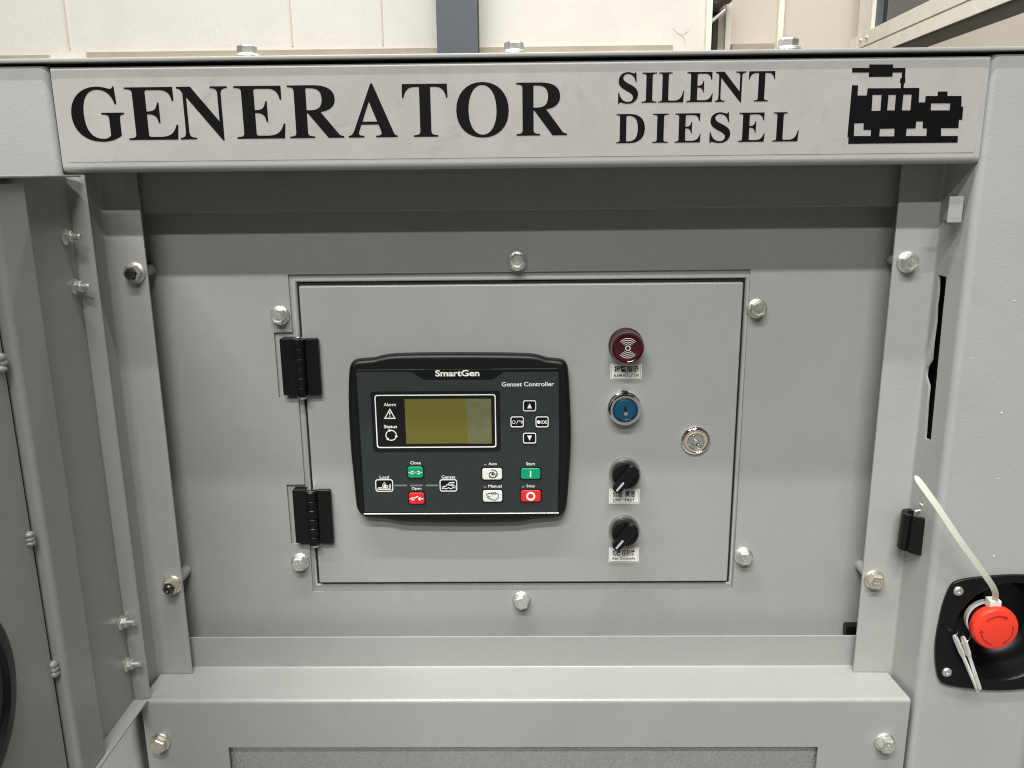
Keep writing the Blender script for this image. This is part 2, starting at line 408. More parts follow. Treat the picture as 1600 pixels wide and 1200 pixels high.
# serif capitals (units: 1000 em)
GLY = {
'E': ["M16 676 L592 676 L592 500 L571 500 C556 590 520 640 420 640 L290 640 C265 640 258 634 258 612 L258 366 L270 366 C350 366 378 395 392 480 L411 480 L411 216 L392 216 C380 300 350 331 270 331 L258 331 L258 70 C258 44 268 36 300 36 L400 36 C520 36 570 85 600 190 L621 190 L604 0 L16 0 L16 19 C90 25 105 30 105 80 L105 596 C105 646 90 651 16 657"],
'N': ["M16 676 L206 676 L566 228 L566 560 C566 635 550 655 470 657 L470 676 L703 676 L703 657 C630 650 612 635 612 560 L612 -18 L592 -18 L140 545 L140 116 C140 40 155 22 238 19 L238 0 L16 0 L16 19 C80 24 94 40 94 116 L94 590 C75 640 50 655 16 657"],
'R': ["M26 676 L345 676 C520 676 620 620 620 500 C620 410 560 355 430 335 L650 50 C665 30 685 22 715 19 L715 0 L517 0 L270 320 L258 320 L258 85 C258 30 272 22 345 19 L345 0 L26 0 L26 19 C95 22 108 30 108 85 L108 591 C108 646 95 654 26 657",
      "M258 640 L310 640 C410 640 455 600 455 500 C455 400 410 357 300 357 L258 357"],
'A': ["M355 690 L381 690 L660 60 C675 30 685 22 715 19 L715 0 L405 0 L405 19 C470 22 485 30 485 52 C485 65 480 80 470 105 L445 166 L200 166 L175 105 C165 80 160 66 160 52 C160 30 175 22 235 19 L235 0 L8 0 L8 19 C60 25 75 45 105 115",
      "M216 202 L430 202 L322 462"],
'T': ["M30 676 L636 676 L642 502 L622 502 C600 600 560 640 470 640 L410 640 L410 85 C410 30 425 22 500 19 L500 0 L168 0 L168 19 C245 22 260 30 260 85 L260 640 L200 640 C110 640 70 600 46 502 L26 502"],
'O': ["M389 691 C600 691 743 545 743 329 C743 120 600 -19 389 -19 C178 -19 35 120 35 329 C35 545 178 691 389 691",
      "M389 656 C500 656 578 530 578 329 C578 140 500 16 389 16 C278 16 200 140 200 329 C200 530 278 656 389 656"],
'D': ["M20 676 L330 676 C560 676 685 550 685 338 C685 120 550 0 330 0 L20 0 L20 19 C88 22 100 30 100 85 L100 591 C100 646 88 654 20 657",
      "M250 600 C250 632 260 640 300 640 C450 640 520 540 520 338 C520 130 450 36 300 36 C260 36 250 44 250 76"],
'I': ["M20 676 L370 676 L370 657 C285 654 270 646 270 591 L270 85 C270 30 285 22 370 19 L370 0 L20 0 L20 19 C105 22 120 30 120 85 L120 591 C120 646 105 654 20 657"],
'L': ["M20 676 L345 676 L345 657 C275 654 258 646 258 591 L258 75 C258 44 268 36 300 36 L400 36 C530 36 590 110 615 260 L637 255 L620 0 L20 0 L20 19 C95 22 108 30 108 85 L108 591 C108 646 95 654 20 657"],
'S': ["M462 691 L442 691 C435 672 425 662 408 662 C385 662 345 691 265 691 C130 691 45 610 45 495 C45 400 100 345 235 275 C345 218 395 185 395 120 C395 55 345 18 275 18 C170 18 90 95 60 230 L38 230 L38 -19 L60 -19 C68 2 78 10 94 10 C120 10 180 -19 270 -19 C425 -19 515 68 515 190 C515 290 455 350 310 420 C200 473 155 505 155 565 C155 620 200 655 265 655 C360 655 430 590 455 470 L478 470"],
'G': ["M668 691 L648 691 C640 670 628 660 612 660 C585 660 520 691 420 691 C200 691 37 540 37 330 C37 120 190 -19 430 -19 C540 -19 640 10 705 60 L705 265 C705 320 720 332 770 336 L770 355 L455 355 L455 336 C540 332 556 320 556 265 L556 60 C530 30 490 18 450 18 C290 18 210 130 210 335 C210 540 290 654 425 654 C540 654 620 590 655 465 L678 465"],
}
def glyph(ch):
    out = []
    for s in GLY[ch]:
        pts = []
        tk = s.replace('M', ' M ').replace('L', ' L ').replace('C', ' C ').split(); i = 0
        while i < len(tk):
            c = tk[i]; i += 1
            if c in 'ML': pts.append((float(tk[i]), float(tk[i+1]))); i += 2
            else:
                p0 = Vector(pts[-1]); q = [Vector((float(tk[i+2*k]), float(tk[i+2*k+1]))) for k in range(3)]; i += 6
                for k in range(1, 9):
                    t = k/8; v = p0*(1-t)**3+q[0]*3*t*(1-t)**2+q[1]*3*t*t*(1-t)+q[2]*t**3; pts.append((v.x, v.y))
        if (Vector(pts[0])-Vector(pts[-1])).length < 1: pts.pop()
        out.append(pts)
    return out
def word(name, letters, yb0, yb1, yt0, yt1, xa, xb):
    """letters [(char, px0, px1)], base line and cap line rows at pixel columns xa and xb"""
    groups = []
    zb = (at(xa, yb0, 0)[1]+at(xb, yb1, 0)[1])/2; zt = (at(xa, yt0, 0)[1]+at(xb, yt1, 0)[1])/2
    for ch, p0, p1 in letters:
        ym = (yb0+yt0)/2; x0, x1 = at(p0, ym, 0)[0], at(p1, ym, 0)[0]
        g = glyph(ch); xs = [p[0] for lp in g for p in lp]; a, b = min(xs), max(xs)
        groups.append([[(x0+(p[0]-a)/(b-a)*(x1-x0), zb+p[1]/676*(zt-zb)) for p in lp] for lp in g])
    return prints(name, groups, -.00055, black_vinyl, hd)
word('lettering', [('G', 111.5, 194), ('E', 198, 277), ('N', 279, 358), ('E', 368, 445), ('R', 451, 536), ('A', 543, 620), ('T', 629, 700), ('O', 713, 795), ('R', 807, 886)], 217.5, 213, 135.5, 130.5, 115, 884)['label'] = 'black serif capitals reading GENERATOR'
word('lettering', [('S', 966, 997), ('I', 1003, 1026), ('L', 1029, 1069), ('E', 1073, 1114), ('N', 1117.5, 1165), ('T', 1169, 1210)], 160.5, 158, 114, 111, 966, 1210)['label'] = 'small black capitals reading SILENT'
word('lettering', [('D', 963, 1007.5), ('I', 1019.5, 1044), ('E', 1054.5, 1095), ('S', 1109, 1141), ('E', 1154, 1195), ('L', 1207.5, 1248)], 223.5, 220.5, 178.5, 175, 963, 1248)['label'] = 'small spaced black capitals reading DIESEL'
def zp(pts, ox, oy, s, Y): return [at(ox+a*s, oy+b*s, Y) for a, b in pts]
EM = [[(525,425),(632,425),(632,403),(780,403),(780,425),(858,425),(855,490),(858,492),(856,516),(848,520),(846,550),(945,550),(940,640),(980,640),(984,600),(1058,600),(1060,572),(1120,572),(1120,600),(1208,600),(1207,667),(1218,667),(1212,748),(1192,748),(1188,800),(1080,800),(1080,850),(1185,850),(1183,890),(500,898),(502,855),(495,855),(524,533),(562,533),(558,597),(615,597),(622,552),(828,551),(830,518),(823,516),(826,490),(835,488),(836,452),(778,452),(776,478),(628,480),(630,452),(525,452)],
      [(652,592),(709,592),(701,692),(646,694)], [(752,592),(798,592),(790,690),(743,690)], [(845,590),(897,590),(888,690),(835,690)],
      [(1018,645),(1138,645),(1133,690),(1015,690)], [(538,770),(597,768),(595,810),(643,812),(640,850),(535,850)],
      [(698,804),(790,802),(787,852),(694,852)], [(866,802),(920,802),(925,758),(967,758),(965,800),(992,802),(988,850),(860,850)]]
prints('emblem', [[zp(l, 1200, 0, .25, 0) for l in EM]], -.00055, black_vinyl, hd)['label'] = 'black silhouette of an engine with exhaust pipe'

# hex flange bolts
def hexbolt(name, cx, cz, Y, parent, s=1.0, rot=None, m=None, nut=False, marks=True):
    m = m or random.choice(zincs); a0 = rot if rot is not None else random.uniform(0, 1)
    bm = bmesh.new(); k = s
    addlathe(bm, [(0, Y), (.0096*k, Y), (.0097*k, Y-.001*k), (.0088*k, Y-.0019*k), (.0068*k, Y-.0027*k)], cx, cz, 32)
    top = Y-.0092*k
    addlathe(bm, [(.0078*k, Y-.0024*k), (.0078*k, Y-.0084*k), (.0070*k, top), (.0056*k, top)] + ([] if nut else [(.0047*k, top+.0004*k), (0, top+.0003*k)]), cx, cz, 6, a0)
    o = fin(name, bm, m, parent, 28)
    if nut:
        b2 = bmesh.new(); addlathe(b2, [(.0046*k, top+.003*k), (.0046*k, top-.0030*k), (.0038*k, top-.0042*k), (.0022*k, top-.0042*k), (.0018*k, top-.0036*k), (0, top-.0036*k)], cx, cz, 16); fin('thread_end', b2, dark_steel, o, 28)
    if marks and not nut:
        lp = []
        for i, (dx, dz) in enumerate(((-.0018, .0006), (.0018, .0006), (0, -.0022))):
            c, q = math.cos(a0), math.sin(a0); ax, az = (dx*c-dz*q)*k, (dx*q+dz*c)*k
            lp.append([circ(cx+ax, cz+az, .0011*k, 10), circ(cx+ax, cz+az, .0006*k, 10)])
        bm2 = prints('grade_mark', lp, top+.0001*k, m, o, .0003)
    return o
# roof bolts stand upright
for px in (386, 803, 1231):
    x = at(px, 77, .0105)[0]; bm = bmesh.new(); Y0, Z0 = .0105, .0889
    addlathe(bm, [(0, 0), (.0105, 0), (.0105, -.001), (.0092, -.0028), (.0072, -.0036)], 0, 0, 28)
    addlathe(bm, [(.0078, -.0030), (.0078, -.0082), (.0070, -.0092), (0, -.0092)], 0, 0, 6, random.uniform(0, 1))
    for v in bm.verts: v.co = Vector((x+v.co.x, Y0+v.co.z, Z0-v.co.y))
    fin('roof_bolt', bm, zinc, roof, 28)

# corner sheets: post face, jamb, front, side
t = .002
rc = sheet('corner_panel', [(.3242, .045), (.3605, .045), (.3662, 0), (.487, 0), (.487, .95)], t, [.003, .0065, .02], -H+.1, ZT+.0005, 'z', paint_rough, None, n=7)
# sheet() offsets to the left of travel; for the right-hand corner that is the outer side, so flip back
lc = sheet('corner_panel', [(-.49, .95), (-.49, 0), (-.3717, 0), (-.364, .045), (-.3302, .045)], t, [.02, .0065, .003], -H+.1, ZT+.0005, 'z', paint_rough, None, n=7)
G(rc); G(lc)
rc['label'] = 'right corner panel with the emergency stop'; lc['label'] = 'left corner panel behind the open door'
ECX, ECZ = .4395, -.4115                      # centre of the stop switch dish
bm = bmesh.new(); addlathe(bm, [(0, -.05), (.052, -.05), (.052, .03), (0, .03)], ECX, ECZ, 40); cA = fin('cut_a', bm, None)
bm = bmesh.new()
sl = [(.0362, -.0915), (.0325, -.0915), (.0322, -.125), (.0318, -.16), (.0285, -.178), (.0285, -.186), (.0310, -.192), (.0300, -.2375), (.0270, -.2375), (.0276, -.2), (.0280, -.188), (.0290, -.16), (.0305, -.13), (.0330, -.10)]
sl = [(.0385, -.0915), (.0262, -.0918), (.0255, -.13), (.0245, -.165), (.0240, -.18), (.0225, -.2375), (.0320, -.2375), (.0342, -.205), (.0345, -.190), (.0405, -.182), (.0405, -.174), (.0352, -.166), (.0358, -.15), (.0350, -.13), (.0368, -.118), (.0362, -.105)]
vsA = [bm.verts.new((.33+.025, a, b)) for a, b in sl]; vsB = [bm.verts.new((.39, a, b)) for a, b in sl]
bm.faces.new(vsA); bm.faces.new(vsB[::-1])
for i in range(len(sl)): bm.faces.new((vsA[i], vsA[(i+1) % len(sl)], vsB[(i+1) % len(sl)], vsB[i]))
cB = fin('cut_b', bm, None)
cut(rc, [cA, cB])
G(box('slot_lining', .371, .374, .015, .0445, -.26, -.07, black_rubber))
for px, py, r0 in ((1565, 645, .0009), (1553, 869, .0008), (1560, 748, .0005), (1520, 560, .0005), (1585, 470, .0006)):
    x, z = at(px, py, 0); lathe('paint_nib', [(r0, .0001), (r0*.8, -.0003), (0, -.0005)], x, z, print_white, rc, 8)
# small latch tab on the jamb
x0, z1 = at(1484, 307, .010); x1, z0 = at(1502, 348, .010)
bm = bmesh.new(); addbox(bm, x0, x1, .0095, .0115, z0, z1, .0009); addbox(bm, x1-.002, x1-.0001, .0116, .0447, z0+.001, z1-.001)
G(fin('latch_tab', bm, paint, None, 40))

# rails, back panel
G(box('top_rail', -.352, .348, .0565, .0585, -.0335, .078, paint, None, .0006))
PY = .0755
hole = [(-.2141, -.0905), (.2088, -.0895), (.2094, -.4088), (-.2123, -.4098), (-.2121, -.3578), (-.2301, -.3577), (-.2305, -.2953), (-.2127, -.2951), (-.2127, -.2072), (-.2311, -.2071), (-.2311, -.1445), (-.2139, -.1442)]
bp = G(plate('back_panel', [[(-.36, .06), (.356, .06), (.356, -.52), (-.36, -.52)], hole], PY, .002, paint, None, .0003, 1))
for px, py in ((808, 408), (815, 940), (436, 494), (468, 880), (1184, 483), (1163, 871)):
    x, z = at(px, py, PY-.004); hexbolt('bolt', x, z, PY-.0002, bp, .95)
for px, py, par in ((208, 427, lc), (267, 916, lc), (1421, 410, rc), (1368, 908, rc)):
    x, z = at(px, py, .0405); b_ = hexbolt('post_bolt', x, z, .0448, None, .98, nut=(par is lc)); b_.parent = par
    b_.matrix_parent_inverse = Matrix.Identity(4)
    sx = x+(.018 if x < 0 else -.018)
    bm = bmesh.new(); addlathe(bm, [(0, .0475), (.0052, .0475), (.0052, .0752), (0, .0752)], x+(.0015 if x < 0 else -.0015), z, 16)
    G(fin('spacer_stud', bm, paint))
for o in list(rc.children)+list(lc.children): o.matrix_parent_inverse = GI.inverted() @ GI
x, z = at(1329, 984, .070)
G(box('edge_clip', x-.006, x+.012, .066, .0752, z-.006, z+.006, black_rubber, None, .001))

# sill: upstand, ledge and front bend
def srng(p):
    if p.x > .0483: return (-.3385, .3325)
    if p.x > .0441: return (-.3300, .3240)
    if p.x > .0431: return (-.3612, .3568)
    k = max(0, min(1, p.x/.043)); return (-.3625-.0005*k*0+.0015*k, .3608-.0040*k)
sill = G(sheet('sill', [(.0555, -.4495), (.0555, ZS), (.0486, ZS), (.0479, ZS), (.0443, ZS), (.0435, ZS), (0, ZS), (0, -.4885)][::-1], -.002, [.0035, 0, 0, 0, 0, .0015], 0, 0, 'x', paint, None, rng=srng))
OX0, OX1, OZ = -.2838, .2785, -.5338
lp = G(plate('lower_panel', [[(-.3625, -.4886), (.3608, -.4886), (.3608, -1.2), (-.3625, -1.2)], [(OX0, OZ), (OX1, OZ), (OX1, -1.1), (OX0, -1.1)]], 0, .002, paint, None, .0002, 1))
for px in (248, 1385):
    x, z = at(px, 1164, -.005); hexbolt('panel_bolt', x, z, -.0002, lp, 1.0)
G(box('lining', OX0-.03, OX1+.03, .0065, .04, -1.12, OZ+.03, foil))
G(box('skid_base', -.49, .487, 0, .95, -H, -H+.0995, black_plastic))
G(box('rear_panel', -.487, .484, .947, .9495, -H+.1, .0825, paint))

# ------------------------------------------------------------------ control box and its door
DY = .0725
DX0, DX1, DZ0, DZ1 = -.2043, .2025, -.3987, -.1011
# frame bead round the door: sweep of a bent profile round a rectangle
def ring(name, x0, x1, z0, z1, prof, m, parent):
    """prof [(inset outward distance, y)] swept round the rectangle with mitred corners"""
    bm = bmesh.new(); rows = []
    for d, y in prof: rows.append([bm.verts.new(p) for p in ((x0-d, y, z0-d), (x1+d, y, z0-d), (x1+d, y, z1+d), (x0-d, y, z1+d))])
    for a, b in zip(rows, rows[1:]):
        for k in range(4): bm.faces.new((a[k], a[(k+1) % 4], b[(k+1) % 4], b[k]))
    return fin(name, bm, m, parent, 40)
prof = [(.0008, .1), (.0009, .0790), (.0012, .0776), (.0020, .0767), (.0030, .0765), (.0042, .0771), (.0054, .0778), (.030, .0781)]
fr = G(ring('box_frame', DX0-.0018, DX1+.0018, DZ0-.0022, DZ1+.0022, prof, paint, None))
gk = ring('dark_door_gap', DX0, DX1, DZ0, DZ1, [(-.004, .0795), (-.004, .0782), (.0002, .0778), (.0024, .0778), (.0024, .0795)], black_gap, None); G(gk)  # black ring added to darken the gap round the door
G(box('box_back', DX0-.02, DX1+.02, .1, .102, DZ0-.02, DZ1+.02, black_gap))
cdoor = G(box('control_door', DX0, DX1, DY, DY+.016, DZ0, DZ1, paint, None, .0013, 3))

def hinge(pl, pr, pt, pb, kx):
    """pixel box of the hinge and the column of its knuckle"""
    Y0 = .0685
    xl, zt = at(pl, pt, Y0); xr, zb = at(pr, pb, Y0); xk = at(kx, (pt+pb)/2, Y0-.003)[0]; 
    root = empty('hinge', xk, Y0, H+zb); G(root); bpy.context.view_layer.update()
    ps = [plate('leaf', [rr(xl, xk-.0052, zb, zt, .002)], Y0, .0045+.008, black_plastic, None, .0007), plate('leaf', [rr(xk+.0052, xr, zb, zt, .002)], Y0-.0015, .0048, black_plastic, None, .0007)]
    n = 6; h = (zt-zb)/n
    for k in range(n):
        z0 = zb+k*h; r = .0056 if k % 2 else .0053
        bm = bmesh.new(); addlathe(bm, [(0, 0), (r-.0006, 0), (r, .0006), (r, h-.0010), (r-.0006, h-.0004), (0, h-.0004)], 0, 0, 20)
        for v in bm.verts: v.co = Vector((xk+v.co.x, Y0-.0022-v.co.z, z0+v.co.y))
        if k % 2: addbox(bm, xk, xk+.0055, Y0-.0012, Y0+.003, z0+.0002, z0+h-.0006)
        else: addbox(bm, xk-.0055, xk, Y0-.001, Y0+.003, z0+.0002, z0+h-.0006)
        ps.append(fin('knuckle', bm, black_plastic, None, 35))
    bm = bmesh.new(); addlathe(bm, [(0, -.0022), (.0036, -.0022), (.0042, -.0014), (.0042, zt-zb+.0008), (.0036, zt-zb+.0020), (0, zt-zb+.0022)], 0, 0, 16)
    for v in bm.verts: v.co = Vector((xk+v.co.x, Y0-.0022-v.co.z, zb+v.co.y))
    ps.append(fin('pin', bm, chrome, None, 35))
    under(root, *ps)
hinge(436, 503, 529, 618, 469)
hinge(456, 522, 765.5, 849, 488)

# ------------------------------------------------------------------ controller
CYF = .0610                                   # front of the bezel
ctl = empty('controller', at(718, 690, DY)[0], DY, H+at(718, 815, DY)[1]); G(ctl)
bpy.context.view_layer.update(); CI = (gen.matrix_world @ GI @ ctl.matrix_local).inverted() if False else ctl.matrix_world.inverted()
def C_(o): o.parent = ctl; o.matrix_parent_inverse = ctl.matrix_world.inverted(); return o
S8 = .23331
def c8(a, b, Y=CYF): return at(540+a*S8, 540+b*S8, Y)
OUT = [(28,135),(50,108),(90,97),(180,90),(235,76),(330,63),(550,58),(760,57),(980,58),(1200,62),(1290,72),(1350,90),(1410,96),(1460,106),(1485,135),(1494,190),(1503,330),(1510,500),(1512,600),(1508,740),(1496,920),(1484,1060),(1474,1110),(1448,1146),(1390,1164),(1270,1172),(1180,1188),(1100,1194),(760,1198),(420,1192),(340,1184),(260,1168),(150,1160),(105,1142),(78,1108),(66,1060),(50,900),(30,700),(18,500),(14,330),(18,190)]
def smooth_loop(pts, n=3):
    out = []; N_ = len(pts)
    for i in range(N_):
        p0, p1, p2, p3 = (Vector(pts[(i+k-1) % N_]) for k in range(4))
        for k in range(n):
            t = k/n; v = .5*((2*p1)+(-p0+p2)*t+(2*p0-5*p1+4*p2-p3)*t*t+(-p0+3*p1-3*p2+p3)*t**3); out.append((v.x, v.y))
    return out
outl = [c8(*p) for p in OUT]
cxm = (max(p[0] for p in outl)+min(p[0] for p in outl))/2
outl = smooth_loop(outl)
fp = [(72,175),(440,175),(520,228),(985,228),(1062,175),(1425,175),(1430,600),(1420,1115),(130,1115),(100,600)]
fpl = [c8(*p) for p in fp]
C_(plate('bezel', [outl], CYF, .0135, black_rubber, None, .0045, 5))
x0, z0 = c8(112, 1118)[0]-.002, c8(112, 1118)[1]; x0 = c8(70, 170)[0]; x1, z1 = c8(1432, 158)
C_(plate('inner_rim', [rr(x0-.0010, x1+.0010, z0-.004, z1+.001, .004)], CYF-.0006, .003, black_plastic, None, .0006))
C_(plate('faceplate', [smooth_loop(fpl, 1)], CYF-.0010, .002, slate, None, .0001, 1))
FY = CYF-.0012
# name plate
a, b = c8(528, 222), c8(975, 155)
C_(plate('name_plate', [rr(a[0], b[0], a[1], b[1], .001)], CYF-.0010, .002, black_plastic, None, .0003, 1))
a, b = c8(602, 205), c8(896, 160); C_(text('logo_lettering', 'SmartGen', a[0], b[0], a[1], b[1], CYF-.0013, holo, None, .028))
a, b = c8(1046, 272), c8(1396, 240); C_(text('lettering', 'Genset Controller', a[0], b[0], a[1], b[1], FY, print_white, None, .015))
# window
def R8(x0, y0, x1, y1, r, Y=CYF):
    a, b = c8(x0, y1, Y), c8(x1, y0, Y); return rr(a[0], b[0], a[1], b[1], r)
def box8(x0, y0, x1, y1): 
    a, b = c8(x0, y1), c8(x1, y0); return a[0], b[0], a[1], b[1]
C_(plate('window_surround', [R8(188, 300, 1034, 710, .003)], CYF-.0014, .002, glass_black, None, .0003, 1))
C_(prints('window_border', [[R8(212, 322, 1005, 683, .0026), R8(219, 329, 998, 676, .0021)]], CYF-.00165, print_white, None))
C_(plate('screen', [R8(408, 352, 975, 654, .0003)], CYF-.0016, .001, lcd, None))
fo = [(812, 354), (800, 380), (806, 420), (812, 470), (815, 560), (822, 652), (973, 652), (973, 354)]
C_(plate('screen_reflection', [[c8(*p) for p in fo]], CYF-.00175, .0001, reflection_haze, None))['label'] = 'pale reflection painted as a strip on the screen'  # reflection on the right of the screen, made as a paler strip
def T8(s, x0, y0, x1, y1, Y=FY, m=print_white, bold=.015, nm='lettering'):
    q = box8(x0, y0, x1, y1); return C_(text(nm, s, q[0], q[1], q[2], q[3], Y, m, None, bold))
WY_ = CYF-.0017
T8('Alarm', 257, 380, 337, 403, WY_); T8('Status', 259, 527, 346, 550, WY_)
tri_o = [c8(298, 416), c8(338, 487), c8(259, 487)]; tri_i = [c8(298, 430), c8(326, 480), c8(271, 480)]
C_(prints('alarm_icon', [[tri_o, tri_i], [c8(293, 440), c8(303, 440), c8(300, 464), c8(296, 464)], circ(*c8(298, 471), .0006, 10)], WY_-.0002, print_white, None))
ic = c8(307, 597); rad = .0049
arcs = []
for a0 in (10, 130, 250):
    pts = [(ic[0]+rad*math.cos(R(a0+k*9)), ic[1]+rad*math.sin(R(a0+k*9))) for k in range(11)]
    arcs.append(stroke(pts, .0009)); e = R(a0+98); c = (ic[0]+rad*math.cos(e), ic[1]+rad*math.sin(e)); tx, tz = -math.sin(e), math.cos(e)
    nx, nz = math.cos(e), math.sin(e)
    arcs.append([(c[0]+tx*.002, c[1]+tz*.002), (c[0]+nx*.0014-tx*.0006, c[1]+nz*.0014-tz*.0006), (c[0]-nx*.0014-tx*.0006, c[1]-nz*.0014-tz*.0006)])
C_(prints('status_icon', arcs, WY_-.0002, print_white, None))
# keys
def outline_key(x0, y0, x1, y1, nm='button'):
    o = C_(plate(nm, [R8(x0, y0, x1, y1, .0022)], FY-.0008, .0018, black_plastic, None, .0004, 1))
    C_(prints('button_border', [[R8(x0+4, y0+4, x1-4, y1-4, .0019), R8(x0+10, y0+10, x1-10, y1-10, .0014)]], FY-.00105, print_white, None)); return o
KY = FY-.00105
outline_key(1184, 358, 1280, 440); outline_key(1101, 466, 1197, 547); outline_key(1268, 466, 1363, 547); outline_key(1184, 575, 1280, 655)
C_(prints('arrow_print', [[c8(1216, 416), c8(1248, 416), c8(1232, 382)]], KY, print_white, None))
C_(prints('arrow_print', [[c8(1216, 598), c8(1248, 598), c8(1232, 632)]], KY, print_white, None))
C_(prints('home_print', [stroke([c8(1113, 506), c8(1126, 496), c8(1139, 506), c8(1134, 508), c8(1134, 517), c8(1118, 517), c8(1118, 508)], .0004), stroke([c8(1143, 522), c8(1156, 494)], .0005),
   stroke([c8(1160, 502), c8(1182, 502), c8(1186, 508), c8(1182, 514), c8(1174, 514)], .0006), [c8(1158, 502), c8(1167, 495), c8(1167, 509)]], KY, print_white, None))
C_(prints('dot_print', [circ(*c8(1293, 508), .0017, 18)], KY, print_white, None)); T8('/OK', 1308, 496, 1350, 520, KY, bold=.02)
def colour_key(x0, y0, x1, y1, m):
    C_(plate('button_seat', [R8(x0-7, y0-7, x1+7, y1+7, .0026)], FY-.0004, .0014, black_plastic, None, .0003, 1))
    return C_(plate('button', [R8(x0, y0, x1, y1, .0022)], FY-.0012, .0022, m, None, .0006, 2))
BYY = FY-.00145
colour_key(420, 806, 519, 881, green_btn); colour_key(427, 980, 528, 1055, red_btn)
colour_key(917, 817, 1048, 893, white_btn); colour_key(921, 964, 1049, 1041, white_btn)
colour_key(1174, 817, 1304, 889, green_btn); colour_key(1174, 964, 1307, 1040, red_btn)
T8('Close', 434, 772, 504, 793); T8('Open', 444, 944, 508, 967); T8('Auto', 957, 779, 1013, 798); T8('Manual', 957, 928, 1045, 948)
T8('Start', 1209, 778, 1268, 799); T8('Stop', 1211, 928, 1266, 951); T8('Load', 230, 868, 290, 888); T8('Genset', 643, 866, 734, 888)
for x0, y0 in ((926, 791), (926, 940), (1180, 938)):
    C_(plate('indicator_lamp', [R8(x0, y0, x0+18, y0+9, .0006)], FY-.0003, .001, print_grey, None))
C_(prints('closed_contact_print', [stroke([c8(424, 845), c8(515, 845)], .0006), circ(*c8(449, 845), .0016, 12), circ(*c8(490, 845), .0016, 12), stroke([c8(449, 845), c8(490, 845)], .0010)], BYY, print_white, None))
C_(prints('open_contact_print', [stroke([c8(430, 1020), c8(452, 1020)], .0007), circ(*c8(452, 1020), .0016, 12), stroke([c8(456, 1018), c8(488, 1003)], .0011), circ(*c8(500, 1020), .0016, 12), stroke([c8(500, 1020), c8(524, 1020)], .0007)], BYY, print_white, None))
C_(prints('start_print', [R8(1234, 833, 1243, 876, .0006)], BYY, print_white, None))
C_(prints('stop_print', [[circ(*c8(1240, 1003), .0044, 22), circ(*c8(1240, 1003), .0026, 22)]], BYY, print_white, None))
ac = c8(984, 855)
sp = [(ac[0]+(.0012+.0042*k/40)*math.cos(R(-60+k*13)), ac[1]+(.0012+.0042*k/40)*math.sin(R(-60+k*13))*.85) for k in range(41)]
C_(prints('auto_print', [stroke(sp, .00075), circ(*ac, .0011, 10), stroke([c8(1004, 868), c8(1010, 848)], .0007), stroke([c8(960, 872), c8(984, 878)], .0007)], BYY, print_black, None))
hand = [(942, 990), (962, 982), (985, 980), (1005, 978), (1024, 990), (1022, 1010), (1004, 1028), (984, 1026), (968, 1018), (948, 1012), (966, 1004), (944, 998)]
C_(prints('manual_print', [stroke([c8(*p) for p in hand], .0006), stroke([c8(975, 982), c8(984, 992)], .0006), stroke([c8(988, 980), c8(996, 991)], .0006), stroke([c8(1000, 979), c8(1006, 989)], .0006)], BYY, print_black, None))
for (x0, y0, x1, y1) in ((203, 892, 318, 976), (632, 892, 747, 974)):
    C_(prints('symbol_border', [[R8(x0, y0, x1, y1, .0024), R8(x0+6, y0+6, x1-6, y1-6, .0018)]], FY-.0002, print_white, None))
    C_(plate('symbol_field', [R8(x0+8, y0+8, x1-8, y1-8, .0017)], FY-.0001, .0008, black_plastic, None))
LW = .0006
C_(prints('load_print', [stroke([c8(216, 958), c8(306, 958)], .0012), stroke([c8(220, 948), c8(244, 948), c8(250, 938), c8(252, 924), c8(262, 912), c8(270, 926), c8(276, 944)], LW), [c8(252, 950), c8(258, 930), c8(262, 922), c8(268, 932), c8(284, 930), c8(284, 950)], stroke([c8(294, 950), c8(294, 934), c8(299, 922), c8(303, 936), c8(303, 950)], LW)], FY-.0004, print_white, None))
C_(prints('genset_print', [stroke([c8(646, 946), c8(660, 938), c8(672, 940), c8(678, 928), c8(700, 930), c8(716, 936), c8(734, 936), c8(734, 950), c8(718, 948), c8(706, 956), c8(690, 948), c8(674, 956), c8(658, 950), c8(646, 956)], .0008), stroke([c8(690, 926), c8(696, 914), c8(722, 912), c8(730, 918)], .0008), stroke([c8(704, 924), c8(726, 924)], .0006)], FY-.0004, print_white, None))
for x0, x1 in ((328, 411), (432, 516), (538, 622)):
    C_(prints('status_line', [R8(x0, 929, x1, 939, .0003)], FY-.0001, print_grey, None))
x0, z0 = c8(122, 1128); x1, z1 = c8(1428, 1116)
C_(plate('silver_trim', [rr(x0, x1, z0-.0003, z1, .0008)], CYF-.0013, .0016, silver_strip, None, .0004, 2))

# ------------------------------------------------------------------ lamp, switches and lock on the door
def group_at(name, px, py, label=None):
    x, z = at(px, py, DY); o = empty(name, x, DY, H+z); G(o); bpy.context.view_layer.update()
    if label: o['label'] = label
    return o
def put(root, *objs): under(root, *objs)
